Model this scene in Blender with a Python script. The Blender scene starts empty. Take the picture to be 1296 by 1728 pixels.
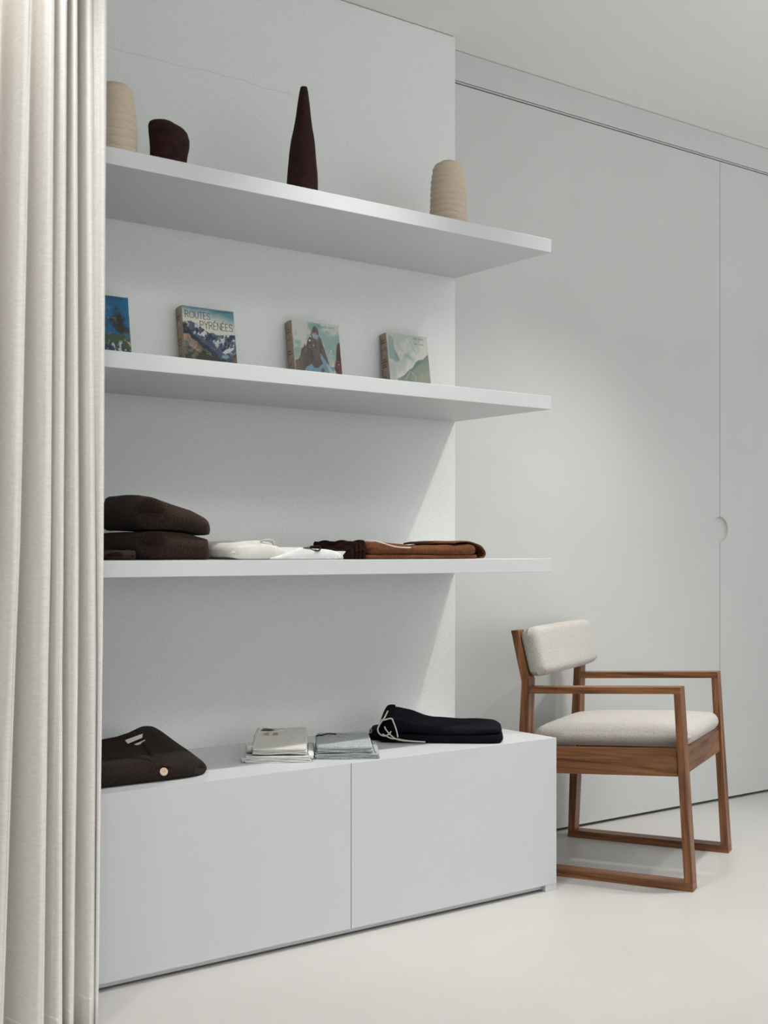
import bpy, bmesh, math, random
import numpy as np
from mathutils import Vector, Matrix, noise
PI = math.pi
C = bpy.context.scene.collection
scn = bpy.context.scene

# ------------------------------------------------------------------ camera
H = 1.08; FPX = 2114.0; HY = 932.0
cd = bpy.data.cameras.new('camera'); cam = bpy.data.objects.new('camera', cd); C.objects.link(cam)
cam.location = (0, 0, H); cam.rotation_euler = (PI/2, 0, -math.asin(0.6031))
cd.sensor_fit = 'HORIZONTAL'; cd.sensor_width = 36; cd.lens = FPX/1296*36
cd.shift_y = (HY-864)/1296
cd.clip_start = 0.05
cd.dof.use_dof = True; cd.dof.focus_distance = 4.0; cd.dof.aperture_fstop = 9
scn.camera = cam
# ------------------------------------------------------------------ world, lights, exposure
w = bpy.data.worlds.new('sky'); scn.world = w; w.use_nodes = True
w.node_tree.nodes['Background'].inputs[0].default_value = (0.90, 0.95, 1.0, 1)
w.node_tree.nodes['Background'].inputs[1].default_value = 0.30
def area(name, loc, rot, sx, sy, power, col):
    l = bpy.data.lights.new(name, 'AREA'); l.shape = 'RECTANGLE'; l.size = sx; l.size_y = sy
    l.energy = power; l.color = col
    o = bpy.data.objects.new(name, l); C.objects.link(o); o.location = loc; o.rotation_euler = rot
    return o
area('daylight_shop_window', (2.6, -3.9, 1.45), (PI/2+.42, 0, 0), 7.0, 2.3, 76, (0.95, 0.98, 1.0))
area('daylight_side_window', (8.25, 0.2, 1.45), (PI/2+.42, 0, PI/2), 5.0, 2.3, 28, (0.94, 0.98, 1.0))
area('added_ceiling_fill', (2.4, 0.2, 1.95), (PI, 0, 0), 2.2, .06, 20, (1, 1, .98))  # upward fill added to brighten the ceiling, as is the next; no fitting
area('added_ceiling_fill', (4.9, 0.6, 1.95), (PI, 0, 0), 2.2, .06, 35, (1, 1, .98))
def spot(name, loc, aim, power, size, blend=0.7, r=0.022, col=(1.0, 0.975, 0.94)):
    l = bpy.data.lights.new(name, 'SPOT'); l.energy = power; l.spot_size = math.radians(size)
    l.spot_blend = blend; l.shadow_soft_size = r; l.color = col
    o = bpy.data.objects.new(name, l); C.objects.link(o); o.location = loc
    o.rotation_euler = (Vector(aim)-Vector(loc)).to_track_quat('-Z', 'Y').to_euler()
    return o
# track spots in front of the shelves
spot('ceiling_spot', (3.53, 2.49, 2.86), (3.02, 2.72, 0.0), 92, 88, 1.0)
spot('ceiling_spot', (3.68, 2.49, 2.86), (3.45, 2.70, 0.0), 42, 88, 1.0)
spot('ceiling_spot', (2.05, 2.47, 2.86), (2.05, 2.56, 0.0), 84, 76, 1.0)
spot('ceiling_spot', (0.95, 2.40, 2.86), (0.95, 2.52, 0.0), 44, 76, 1.0)
spot('ceiling_spot', (5.3, 1.9, 2.86), (4.9, 2.4, 0.0), 14, 88, 1.0)
spot('ceiling_spot', (4.25, 2.0, 2.86), (3.45, 2.60, 0.0), 46, 58, .8)
# unseen downlights added over the room to brighten floor and ceiling
for x, y, pw in ((3.9, 0.9, 55), (1.6, 0.3, 40), (5.4, 0.4, 45), (2.4, -1.2, 70), (4.6, -1.2, 70), (0.3, -1.0, 60), (2.4, -2.8, 70), (5.0, -2.8, 70), (6.9, -0.5, 45)):
    spot('added_downlight', (x, y, 2.86), (x, y, 0), pw*.28, 76, 1.0, .30)
spot('added_curtain_fill', (0.35, 0.95, 2.86), (1.0, 2.5, 1.1), 95, 80, 1.0, .2)  # fill light added to brighten the curtain
scn.view_settings.view_transform = 'Standard'; scn.view_settings.look = 'None'
scn.view_settings.gamma = 1; scn.view_settings.use_curve_mapping = False
scn.view_settings.exposure = -0.02

# ------------------------------------------------------------------ helpers
Rv = Vector((0.7977, -0.6030, 0)); Fv = Vector((0.6031, 0.7977, 0))
def P(px, py, y):
    """point of the plane y seen at a place of the photograph"""
    d = Fv + Rv*((px-648)/FPX) + Vector((0, 0, (HY-py)/FPX))
    return Vector((0, 0, H)) + d*(y/d.y)
def Pz(px, py, z):
    d = Fv + Rv*((px-648)/FPX) + Vector((0, 0, (HY-py)/FPX))
    return Vector((0, 0, H)) + d*((z-H)/d.z)
def obj(name, me, mat, parent=None, smooth=False, label=None):
    if isinstance(me, bmesh.types.BMesh):
        m = bpy.data.meshes.new(name); bmesh.ops.recalc_face_normals(me, faces=me.faces)
        me.to_mesh(m); me.free(); me = m
    o = bpy.data.objects.new(name, me); C.objects.link(o)
    if mat: me.materials.append(mat)
    if smooth:
        me.polygons.foreach_set('use_smooth', [True]*len(me.polygons))
    if parent: o.parent = parent
    if label: o['label'] = label
    return o
def thing(name, label, cat, loc=(0, 0, 0), rz=0, group=None):
    o = bpy.data.objects.new(name, None); C.objects.link(o); o.empty_display_size = 0.05
    o.location = loc; o.rotation_euler = (0, 0, rz); o['label'] = label; o['category'] = cat
    if group: o['group'] = group
    return o
def tag(o, label, cat, group=None):
    o['label'] = label; o['category'] = cat
    if group: o['group'] = group
    return o
def struct(o): o['kind'] = 'structure'; return o
def box_bm(x0, x1, y0, y1, z0, z1, bm=None):
    bm = bm or bmesh.new()
    v = [bm.verts.new((x, y, z)) for x in (x0, x1) for y in (y0, y1) for z in (z0, z1)]
    for f in ((0,1,3,2), (4,6,7,5), (0,4,5,1), (2,3,7,6), (0,2,6,4), (1,5,7,3)):
        bm.faces.new([v[i] for i in f])
    return bm
def bev(o, w, seg=2):
    m = o.modifiers.new('bevel', 'BEVEL'); m.width = w; m.segments = seg; m.limit_method = 'ANGLE'
    m.angle_limit = math.radians(30)
    return o
def prism(pts, a0, a1, fn):
    """polygon pts (p,q) swept from a0 to a1; fn(p,q,a) -> xyz"""
    bm = bmesh.new()
    A = [bm.verts.new(fn(p, q, a0)) for p, q in pts]; B = [bm.verts.new(fn(p, q, a1)) for p, q in pts]
    n = len(pts); bm.faces.new(A); bm.faces.new(B[::-1])
    for i in range(n): bm.faces.new((A[i], B[i], B[(i+1) % n], A[(i+1) % n]))
    return bm
def lerp_tab(tab, x):
    return float(np.interp(x, [t[0] for t in tab], [t[1] for t in tab]))
def smooth_tab(tab):
    xs = np.array([t[0] for t in tab]); ys = np.array([t[1] for t in tab])
    fx = np.linspace(xs[0], xs[-1], 200); fy = np.interp(fx, xs, ys)
    k = np.hanning(15); k /= k.sum(); fy2 = np.convolve(np.pad(fy, 7, mode='edge'), k, 'valid')
    return lambda x: float(np.interp(x, fx, fy2))
def crspline(pts, n=8, closed=False):
    pts = [Vector(p) for p in pts]; out = []
    N = len(pts)
    for i in range(N if closed else N-1):
        if closed: p0, p1, p2, p3 = (pts[(i+k) % N] for k in (-1, 0, 1, 2))
        else: p0 = pts[max(i-1, 0)]; p1 = pts[i]; p2 = pts[i+1]; p3 = pts[min(i+2, N-1)]
        for k in range(n):
            t = k/n
            out.append(0.5*((2*p1)+(p2-p0)*t+(2*p0-5*p1+4*p2-p3)*t*t+(3*p1-p0-3*p2+p3)*t**3))
    if not closed: out.append(pts[-1])
    return out
def tube_bm(pts, r, seg=8, bm=None, flat=1.0):
    bm = bm or bmesh.new(); rings = []; up0 = Vector((0, 0, 1))
    for i, p in enumerate(pts):
        d = (pts[min(i+1, len(pts)-1)]-pts[max(i-1, 0)]).normalized()
        s = d.cross(up0)
        if s.length < 1e-3: s = d.cross(Vector((0, 1, 0)))
        s.normalize(); u = s.cross(d)
        rings.append([bm.verts.new(p+s*math.cos(2*PI*k/seg)*r+u*math.sin(2*PI*k/seg)*r*flat) for k in range(seg)])
    for a, b in zip(rings, rings[1:]):
        for k in range(seg): bm.faces.new((a[k], a[(k+1) % seg], b[(k+1) % seg], b[k]))
    bm.faces.new(rings[0][::-1]); bm.faces.new(rings[-1])
    return bm
def pillow_bm(W, D, top, bot, r, fn, nu=40, nv=30, corner=0.10, q=2.0):
    """closed soft slab: a in 0..W, b in 0..D; r = radius of the rounded rim; fn(a,b,z)->xyz"""
    def steps(n, L):
        e = r/L
        s = [e*(1-math.cos(PI/2*i/6)) for i in range(6)]
        mid = [e+(1-2*e)*i/(n) for i in range(n+1)]
        return s+mid+[1-x for x in s[::-1]]
    S = steps(nu, W); T = steps(nv, D); bm = bmesh.new(); tv = {}; bv = {}
    for i, s in enumerate(S):
        for j, t in enumerate(T):
            ss = 2*s-1; tt = 2*t-1
            a = W*(0.5+0.5*ss*(1-corner*tt**6*abs(ss)**2*0.9)); b = D*(0.5+0.5*tt*(1-corner*ss**6*abs(tt)**2*0.9))
            ex = min(s, 1-s)*W; ey = min(t, 1-t)*D
            kx = max(0, 1-ex/r); ky = max(0, 1-ey/r)
            k = max(0.0, 1-(kx**q+ky**q))**(1/q) if kx**q+ky**q < 1 else 0.0
            zt = top(a, b); zb = bot(a, b); m = (zt+zb)/2
            edge = i in (0, len(S)-1) or j in (0, len(T)-1)
            v = bm.verts.new(fn(a, b, m+(zt-m)*k)); tv[i, j] = v
            bv[i, j] = v if edge else bm.verts.new(fn(a, b, m+(zb-m)*k))
    for i in range(len(S)-1):
        for j in range(len(T)-1):
            bm.faces.new((tv[i,j], tv[i+1,j], tv[i+1,j+1], tv[i,j+1]))
            q4 = (bv[i,j], bv[i,j+1], bv[i+1,j+1], bv[i+1,j])
            bm.faces.new(q4)
    return bm
def sheet_bm(path, d0, d1, th, fn, nd=14, wob=0.0, seed=0):
    """cloth band: path of (a,z) swept in depth; thickness th; fn(a,d,z)->xyz"""
    bm = bmesh.new(); n = len(path); rows = []
    for j in range(nd+1):
        d = d0+(d1-d0)*j/nd; row = []
        for i in range(n):
            p = path[i]; t = (path[min(i+1, n-1)]-path[max(i-1, 0)]).normalized(); nn = Vector((-t.y, t.x))
            wv = wob*noise.noise(Vector((p.x*18+seed, d*14, p.y*60)))
            row.append((bm.verts.new(fn(p.x+nn.x*th/2, d, p.y+nn.y*th/2+wv)), bm.verts.new(fn(p.x-nn.x*th/2, d, p.y-nn.y*th/2+wv))))
        rows.append(row)
    for r0, r1 in zip(rows, rows[1:]):
        for i in range(n-1):
            bm.faces.new((r0[i][0], r0[i+1][0], r1[i+1][0], r1[i][0]))
            bm.faces.new((r0[i][1], r1[i][1], r1[i+1][1], r0[i+1][1]))
        for i in (0, n-1): bm.faces.new((r0[i][0], r1[i][0], r1[i][1], r0[i][1]))
    for row in (rows[0], rows[-1]):
        for i in range(n-1): bm.faces.new((row[i][0], row[i][1], row[i+1][1], row[i+1][0]))
    return bm
def V2(*p): return [Vector(q) for q in p]
def spl2(pts, n=6):
    return [Vector((p.x, p.y)) for p in crspline([(a, b, 0) for a, b in pts], n)]

# ------------------------------------------------------------------ materials
def mat(name, col, rough=0.6, spec=0.5, sheen=0.0):
    m = bpy.data.materials.new(name); m.use_nodes = True
    b = m.node_tree.nodes['Principled BSDF']
    b.inputs['Base Color'].default_value = (*col, 1); b.inputs['Roughness'].default_value = rough
    b.inputs['Specular IOR Level'].default_value = spec
    if sheen: b.inputs['Sheen Weight'].default_value = sheen; b.inputs['Sheen Roughness'].default_value = 0.6
    return m
def add_tex(m, c0, c1, scale=(1, 1, 1), nscale=50, detail=3, lo=0.35, hi=0.65, bump=0.0, bscale=None, bdist=0.001, coord='Object', dist=0.0, rough=0.5, bstretch=None):
    nt = m.node_tree; N = nt.nodes; L = nt.links; b = N['Principled BSDF']
    tc = N.new('ShaderNodeTexCoord'); mp = N.new('ShaderNodeMapping'); mp.inputs['Scale'].default_value = scale
    L.new(tc.outputs[coord], mp.inputs[0])
    n = N.new('ShaderNodeTexNoise'); n.inputs['Scale'].default_value = nscale; n.inputs['Detail'].default_value = detail
    n.inputs['Distortion'].default_value = dist; n.inputs['Roughness'].default_value = rough
    L.new(mp.outputs[0], n.inputs[0])
    r = N.new('ShaderNodeValToRGB'); r.color_ramp.elements[0].position = lo; r.color_ramp.elements[1].position = hi
    r.color_ramp.elements[0].color = (*c0, 1); r.color_ramp.elements[1].color = (*c1, 1)
    L.new(n.outputs[0], r.inputs[0]); L.new(r.outputs[0], b.inputs['Base Color'])
    if bump:
        n2 = n
        if bscale:
            n2 = N.new('ShaderNodeTexNoise'); n2.inputs['Scale'].default_value = bscale; n2.inputs['Detail'].default_value = 3
            if bstretch:
                mp2 = N.new('ShaderNodeMapping'); mp2.inputs['Scale'].default_value = bstretch
                L.new(tc.outputs[coord], mp2.inputs[0]); L.new(mp2.outputs[0], n2.inputs[0])
            else: L.new(tc.outputs[coord], n2.inputs[0])
        bp = N.new('ShaderNodeBump'); bp.inputs['Strength'].default_value = bump; bp.inputs['Distance'].default_value = bdist
        L.new(n2.outputs[0], bp.inputs['Height']); L.new(bp.outputs[0], b.inputs['Normal'])
    return m
M = {}
M['plaster'] = add_tex(mat('rough_white_plaster', (.7, .7, .7), 0.9, 0.2), (.695, .71, .695), (.81, .825, .81), nscale=330, detail=2, lo=.30, hi=.52, bump=0.8, bscale=260, bdist=0.0018)
M['lacquer'] = mat('white_satin_lacquer', (.625, .640, .648), 0.38, 0.5)
M['door_paint'] = add_tex(mat('pale_grey_green_paint', (.6, .6, .6), 0.42, 0.4), (.585, .602, .585), (.60, .617, .60), nscale=3, detail=2)
M['ceiling_paint'] = mat('ceiling_paint', (.90, .90, .88), 0.9, 0.2)
M['wall_paint'] = mat('wall_paint', (.80, .80, .78), 0.9, 0.2)
M['floor'] = add_tex(mat('seamless_microcement', (.7, .7, .7), 0.42, 0.35), (.53, .515, .50), (.575, .56, .545), nscale=1.6, detail=6, lo=.3, hi=.7, bump=0.05, bscale=9, bdist=0.002)
M['gap'] = mat('dark_gap_backing', (.05, .05, .05), 0.8)  # near-black colour of the sheets behind door and drawer joints
M['curtain'] = add_tex(mat('linen_curtain', (.7, .68, .65), 0.95, 0.15, 0.15), (.77, .735, .69), (.90, .88, .845), scale=(60, 60, 420), nscale=1.0, detail=5, lo=.25, hi=.75, bump=0.35, bscale=420, bdist=0.0008)
def wood(name, sc):
    m = add_tex(mat(name, (.3, .14, .07), 0.42, 0.4), (.060, .020, .007), (.37, .155, .058), scale=sc, nscale=1, detail=8, lo=.33, hi=.68, dist=0.6, rough=.62, bump=.08, bdist=.0006)
    return m
M['wood_x'] = wood('oiled_walnut_lengthwise', (2.4, 42, 42)); M['wood_z'] = wood('oiled_walnut_upright', (42, 42, 2.4)); M['wood_y'] = wood('oiled_walnut_crosswise', (42, 2.4, 42))
M['wool'] = add_tex(mat('mottled_grey_wool', (.6, .58, .55), 0.95, 0.1, 0.05), (.33, .305, .275), (.59, .565, .53), nscale=480, detail=3, lo=.32, hi=.58, bump=.8, bscale=320, bdist=.0015)
M['terracotta'] = add_tex(mat('dark_aubergine_clay', (.05, .02, .018), 0.75, 0.2), (.024, .0085, .0068), (.040, .0145, .011), nscale=40)
M['sand_clay'] = add_tex(mat('sand_coloured_clay', (.6, .5, .4), 0.9, 0.15), (.60, .49, .37), (.67, .555, .43), nscale=260, detail=4, lo=.3, hi=.6, bump=.25, bdist=.0008)
M['brown_knit'] = add_tex(mat('brown_wool_knit', (.05, .03, .03), 0.95, 0.08, 0.04), (.012, .0072, .0056), (.058, .035, .026), nscale=380, detail=3, lo=.35, hi=.68, bump=.9, bscale=300, bdist=.002)
M['dark_knit'] = add_tex(mat('espresso_wool_knit', (.03, .02, .02), 0.95, 0.08, 0.02), (.013, .009, .0075), (.043, .030, .026), nscale=400, detail=3, lo=.35, hi=.7, bump=.7, bscale=330, bdist=.0015)
M['rib_knit'] = mat('espresso_ribbed_knit', (.032, .0225, .019), 0.95, 0.08)
M['offwhite_cotton'] = add_tex(mat('off_white_cotton', (.7, .69, .65), 0.9, 0.1, 0.0), (.60, .585, .545), (.66, .65, .61), nscale=60, bump=.1, bscale=45, bdist=.002)
M['white_cotton'] = add_tex(mat('white_cotton', (.8, .8, .79), 0.9, 0.1, 0.0), (.70, .695, .68), (.76, .76, .75), nscale=60, bump=.1, bscale=40, bdist=.002)
M['grey_jersey'] = add_tex(mat('light_grey_melange_jersey', (.5, .52, .52), 0.92, 0.1, 0.0), (.21, .225, .23), (.50, .53, .535), nscale=420, detail=2, lo=.3, hi=.62, bump=.25, bscale=60, bdist=.001)
M['brown_cotton'] = add_tex(mat('rust_brown_cotton', (.2, .08, .04), 0.9, 0.08, 0.0), (.115, .042, .020), (.165, .064, .032), nscale=120, bump=.25, bscale=40, bdist=.002)
M['brown_dark'] = mat('dark_brown_rib', (.022, .009, .0065), 0.9, 0.08)
M['navy'] = add_tex(mat('midnight_navy_fleece', (.01, .01, .02), 0.9, 0.08), (.0030, .0035, .0065), (.006, .0072, .0135), nscale=300, bump=.2, bscale=60, bdist=.001)
M['cord'] = mat('cream_cotton_cord', (.62, .58, .50), 0.85, 0.2)
M['black_cord'] = mat('black_elastic_cord', (.01, .01, .012), 0.6)
M['black_label'] = mat('black_woven_label', (.012, .012, .012), 0.8)
M['gold_print'] = mat('pale_gold_print', (.55, .47, .26), 0.5)
M['label'] = mat('white_satin_label', (.62, .62, .58), 0.6)
M['horn'] = mat('pale_horn', (.62, .46, .33), 0.35)
M['brass'] = mat('brass_eyelet', (.45, .33, .14), 0.4)
M['paper'] = add_tex(mat('aged_paper_edge', (.6, .5, .4), 0.9, 0.1), (.42, .34, .26), (.54, .45, .36), scale=(1, 400, 1), nscale=3)
M['spine'] = add_tex(mat('tanned_paper_spine', (.42, .33, .26), 0.75, 0.2), (.34, .265, .205), (.42, .34, .275), nscale=30)
M['ink'] = mat('black_ink', (.06, .045, .04), 0.7)
M['rail'] = mat('white_metal_track', (.7, .7, .7), 0.4)

# ------------------------------------------------------------------ the setting
YW = 3.367      # plaster wall face
YF = 3.459      # sliding panels' face
UE = 2.860      # where the plaster wall and the shelves end
CZ = 2.895
struct(obj('floor', box_bm(-2.6, 8.4, -4.0, 3.75, -0.1, 0.0), M['floor']))
struct(obj('ceiling', box_bm(-2.6, 8.4, -4.0, 3.75, CZ, CZ+0.1), M['ceiling_paint']))
struct(bev(obj('wall_back', box_bm(-2.6, UE, YW, 3.75, 0.0, CZ), M['plaster']), 0.0015))
struct(obj('wall_recess', box_bm(UE+.0005, 8.4, 3.515, 3.75, 0.0, CZ), M['wall_paint']))
struct(obj('wall_left', box_bm(-2.7, -2.6, -4.0, 3.75, 0.0, CZ), M['wall_paint']))
bm = box_bm(8.4, 8.5, 2.8, 3.75, 0, CZ); box_bm(8.4, 8.5, -4.0, -2.4, 0, CZ, bm); box_bm(8.4, 8.5, -2.4, 2.8, 0, 0.25, bm); box_bm(8.4, 8.5, -2.4, 2.8, 2.65, CZ, bm)
struct(obj('wall_right', bm, M['wall_paint']))
bm = box_bm(-2.6, -1.0, -4.1, -4.0, 0, CZ); box_bm(6.2, 8.4, -4.1, -4.0, 0, CZ, bm); box_bm(-1.0, 6.2, -4.1, -4.0, 0, 0.25, bm); box_bm(-1.0, 6.2, -4.1, -4.0, 2.65, CZ, bm)
struct(obj('wall_front', bm, M['wall_paint']))
# hairline shrinkage joint under the ceiling, with flaking lips
bm = bmesh.new(); random.seed(4)
pts = []
x = 1.9
while x < UE-0.004:
    pts.append(Vector((x, YW-0.0008, CZ-0.0012-random.random()*0.0012))); x += 0.012
tube_bm(pts, 0.0009, 5, bm)
struct(obj('trim_1', bm, mat('ceiling_joint_crack', (.33, .32, .28), 0.9)))
pts = [Vector((P(px, py, YW).x, YW-0.0002, P(px, py, YW).z+random.uniform(-.001, .001))) for px, py in ((180, 78), (215, 88), (245, 96), (275, 103), (300, 110), (325, 116), (352, 120), (380, 129), (410, 135), (440, 147), (470, 153), (498, 161))]
struct(obj('trim_2', tube_bm(crspline(pts, 4), 0.0004, 5), mat('fine_plaster_crack', (.52, .53, .52), 0.9)))
# fascia over the sliding panels
struct(bev(obj('trim_3', box_bm(UE+.0005, 8.4, YF-0.006, 3.515, 2.787, CZ-0.002), M['door_paint']), 0.001))
struct(bev(obj('trim_4', box_bm(UE+.0005, 8.4, YF-0.002, 3.515, 2.7805, 2.785), M['door_paint']), 0.0008))
struct(obj('trim_5', box_bm(UE+.0005, 8.4, 3.50, 3.515, 0.0, 2.7795), M['gap']))  # dark sheet behind the panels, seen through their joints
# two flush sliding panels with a round finger pull on the joint
US = 4.444; RC = 0.0545; ZC = 1.180
def panel(name, x0, x1, side):
    n = 28
    arc = [(US+RC*math.sin(PI*i/n)*side, ZC-RC*math.cos(PI*i/n)) for i in range(n+1)]
    if side < 0: pts = [(x0, .012), (x1, .012)]+[(min(x1, a), b) for a, b in arc]+[(x1, 2.776), (x0, 2.776)]
    else: pts = [(x1, .012), (x0, .012)]+[(max(x0, a), b) for a, b in arc]+[(x0, 2.776), (x1, 2.776)]
    return struct(obj(name, prism(pts, YF, YF+0.022, lambda p, q, a: (p, a, q)), M['door_paint']))
d1 = panel('door_1', UE+.0015, US-0.0015, -1)
d2 = panel('door_2', US+0.0015, 6.6, 1)
bm = bmesh.new()
prof = [(RC+.0003, YF+0.0006), (RC-.0005, YF+0.004), (RC-.003, YF+0.0105), (RC-.008, YF+0.013), (RC*.5, YF+.0135), (0.0001, YF+0.0135)]
rings = [[bm.verts.new((US+r*math.cos(2*PI*k/48), y, ZC+r*math.sin(2*PI*k/48))) for k in range(48)] for r, y in prof]
for a, b in zip(rings, rings[1:]):
    for k in range(48): bm.faces.new((a[k], a[(k+1) % 48], b[(k+1) % 48], b[k]))
obj('finger_pull', bm, M['door_paint'], d1, smooth=True)
struct(bev(obj('door_3', box_bm(6.603, 8.399, YF, YF+.022, .012, 2.776), M['door_paint']), .001))

# ------------------------------------------------------------------ shelves
X0 = 0.44
for zt, lab in ((2.087, 'top white floating shelf, carrying the four clay vases'),
                (1.582, 'second white floating shelf from the top, carrying the leaning books'),
                (1.0595, 'lowest white floating shelf, carrying brown sweaters and folded trousers')):
    o = tag(bev(obj('floating_shelf', box_bm(X0, UE, 2.8905, YW-0.0004, zt-0.0425, zt), M['lacquer']), 0.0012), lab, 'shelf', 'white floating shelves')
# ------------------------------------------------------------------ low cabinet
YC = 2.867; CT = 0.4865
cab = thing('low_cabinet', 'long low white cabinet on the floor under the shelves', 'cabinet', (1.65, 3.1, 0))
def cpart(name, *b, m='lacquer', bv=0.0012, par=None, label=None):
    b = (b[0]-1.65, b[1]-1.65, b[2]-3.1, b[3]-3.1, b[4], b[5])
    return bev(obj(name, box_bm(*b), M[m], par or cab, label=label), bv)
cpart('top_panel', X0, UE, YC+.0187, YW-.001, CT-.019, CT, bv=.0001)
cpart('side_panel', UE-.048, UE, YC+.019, YW-.001, 0.0, CT-.0195)
cpart('side_panel', X0, X0+.02, YC+.019, YW-.001, 0.0, CT-.0195)
cpart('foot', UE-.048, UE, YC+.001, YC+.0188, 0.0, .0207)
cpart('back_panel', X0+.021, UE-.049, YW-.013, YW-.002, 0.03, CT-.0195, m='lacquer')
cpart('plinth', X0+.021, UE-.0485, YC+.018, YC+.03, 0.005, .0208, m='lacquer')
seams = [X0, 1.245, 2.052, UE]
for a, b in zip(seams, seams[1:]):
    cpart('drawer_front', a+(.0012 if a > X0 else 0), b-(.0012 if b < UE else 0), YC, YC+.0185, .0210, CT, bv=0.0004)
cpart('dark_backing', X0+.021, UE-.049, YC+.0205, YC+.024, .022, CT-.021, m='gap')  # dark sheet behind the drawer fronts, seen through their seams

# ------------------------------------------------------------------ curtain (foreground, left)
def curtain():
    zs = [3.03, H+932*2.75/FPX, H, H-196*2.75/FPX, 0.0]         # heights of the measured rows
    # right edge of each visible fold in the rows, far to near; distance of its crest; depth of the valley behind
    F = [((179, 179, 173, 171.5, 164), 2.835, .012), ((154, 154, 160, 161, 158), 2.825, .035), ((129, 129, 131, 130, 122), 2.75, .03),
         ((112, 112, 106, 103.5, 103), 2.70, .025), ((91, 91, 84, 80, 72), 2.65, .06), ((54, 54, 32, 24, 1), 2.58, .07),
         ((8, 4, -22, -36, -70), 2.50, .07), ((-50, -54, -90, -104, -150), 2.41, .08), ((-120, -126, -160, -180, -230), 2.32, .08), ((-200, -206, -250, -262, -300), 2.22, .08), ((-290, -296, -330, -342, -380), 2.12, .08)]
    def px_at(tab, z):
        return float(np.interp(z, zs[::-1], tab[::-1]))
    def path(z):
        pts = []
        n = len(F)
        for i, (tab, Z, dep) in enumerate(F):
            e = px_at(tab, z); e2 = px_at(F[i+1][0], z) if i+1 < n else e-90
            Z2 = F[i+1][1] if i+1 < n else Z-.1
            wpx = e-e2
            def W(px, ZZ): return Fv*ZZ+Rv*((px-648)/FPX*ZZ)
            pts += [W(e, Z+.012), W(e-wpx*.06, Z+.001), W(e-wpx*.2, Z-.005), W(e-wpx*.5, Z+dep*.2), W(e-wpx*.85, Z+dep*.85), W(e2-min(6, wpx*.2), Z+dep*1.0), W(e2-4, max(Z2+.03, Z+dep*.4))]
        return pts
    N = 60; bm = bmesh.new(); rows = []; nz = 44
    ztab = [0.0015+(CZ-.035-.0015)*j/nz for j in range(nz+1)]
    for z in ztab:
        pp = crspline(path(z), 5)
        row = []
        for i, p in enumerate(pp):
            wv = .004*noise.noise(Vector((i*.11, z*1.3, 0)))+.002*noise.noise(Vector((i*.35, z*4, 7)))
            row.append(bm.verts.new((p.x+Fv.x*wv, p.y+Fv.y*wv, z)))
        rows.append(row)
    for a, b in zip(rows, rows[1:]):
        for i in range(len(a)-1): bm.faces.new((a[i], a[i+1], b[i+1], b[i]))
    root = thing('linen_curtain', 'floor-length pale linen curtain hanging in folds at the left edge', 'curtain', (0.9, 2.4, 0))
    def settle(o): o.parent = root; o.matrix_parent_inverse = Matrix.Translation(root.location).inverted()
    o = obj('curtain_fabric', bm, M['curtain'], None, smooth=True)
    m = o.modifiers.new('thickness', 'SOLIDIFY'); m.thickness = .0018; settle(o)
    # turned hem: second layer on the viewer's side with a stitched upper edge
    bm = bmesh.new(); rows = []
    for z, off in ((.0015, -.0030), (.04, -.0032), (.070, -.0032), (.074, -.0040), (.078, -.0028), (.0785, -.0005)):
        pp = crspline(path(z), 5)
        rows.append([bm.verts.new((p.x+Fv.x*(off+.004*noise.noise(Vector((i*.11, z*1.3, 0)))+.002*noise.noise(Vector((i*.35, z*4, 7)))), p.y+Fv.y*(off+.004*noise.noise(Vector((i*.11, z*1.3, 0)))+.002*noise.noise(Vector((i*.35, z*4, 7)))), z)) for i, p in enumerate(pp)])
    for a, b in zip(rows, rows[1:]):
        for i in range(len(a)-1): bm.faces.new((a[i], a[i+1], b[i+1], b[i]))
    o = obj('hem', bm, M['curtain'], None, smooth=True); settle(o)
    # narrow side hem along the leading edge
    bm = bmesh.new(); rows = []
    for z in ztab:
        pp = crspline(path(z), 5)
        rows.append([bm.verts.new((p.x-Fv.x*.0025, p.y-Fv.y*.0025, z)) for p in pp[0:7]])
    for a, b in zip(rows, rows[1:]):
        for i in range(len(a)-1): bm.faces.new((a[i], a[i+1], b[i+1], b[i]))
    o = obj('side_hem', bm, M['curtain'], None, smooth=True); settle(o)
    p0 = Fv*2.98+Rv*((150-648)/FPX*2.98); p1 = Fv*2.1+Rv*((-420-648)/FPX*2.1)
    d = (p1-p0).normalized(); s = Vector((-d.y, d.x, 0))*.02
    bm = bmesh.new(); vs = [bm.verts.new(q+Vector((0, 0, z))) for z in (CZ-.03, CZ-.0005) for q in (p0-s, p0+s, p1+s, p1-s)]
    for f in ((0,1,2,3), (4,7,6,5), (0,4,5,1), (1,5,6,2), (2,6,7,3), (3,7,4,0)): bm.faces.new([vs[k] for k in f])
    o = obj('curtain_track', bm, M['rail'], None); settle(o)
curtain()

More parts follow.
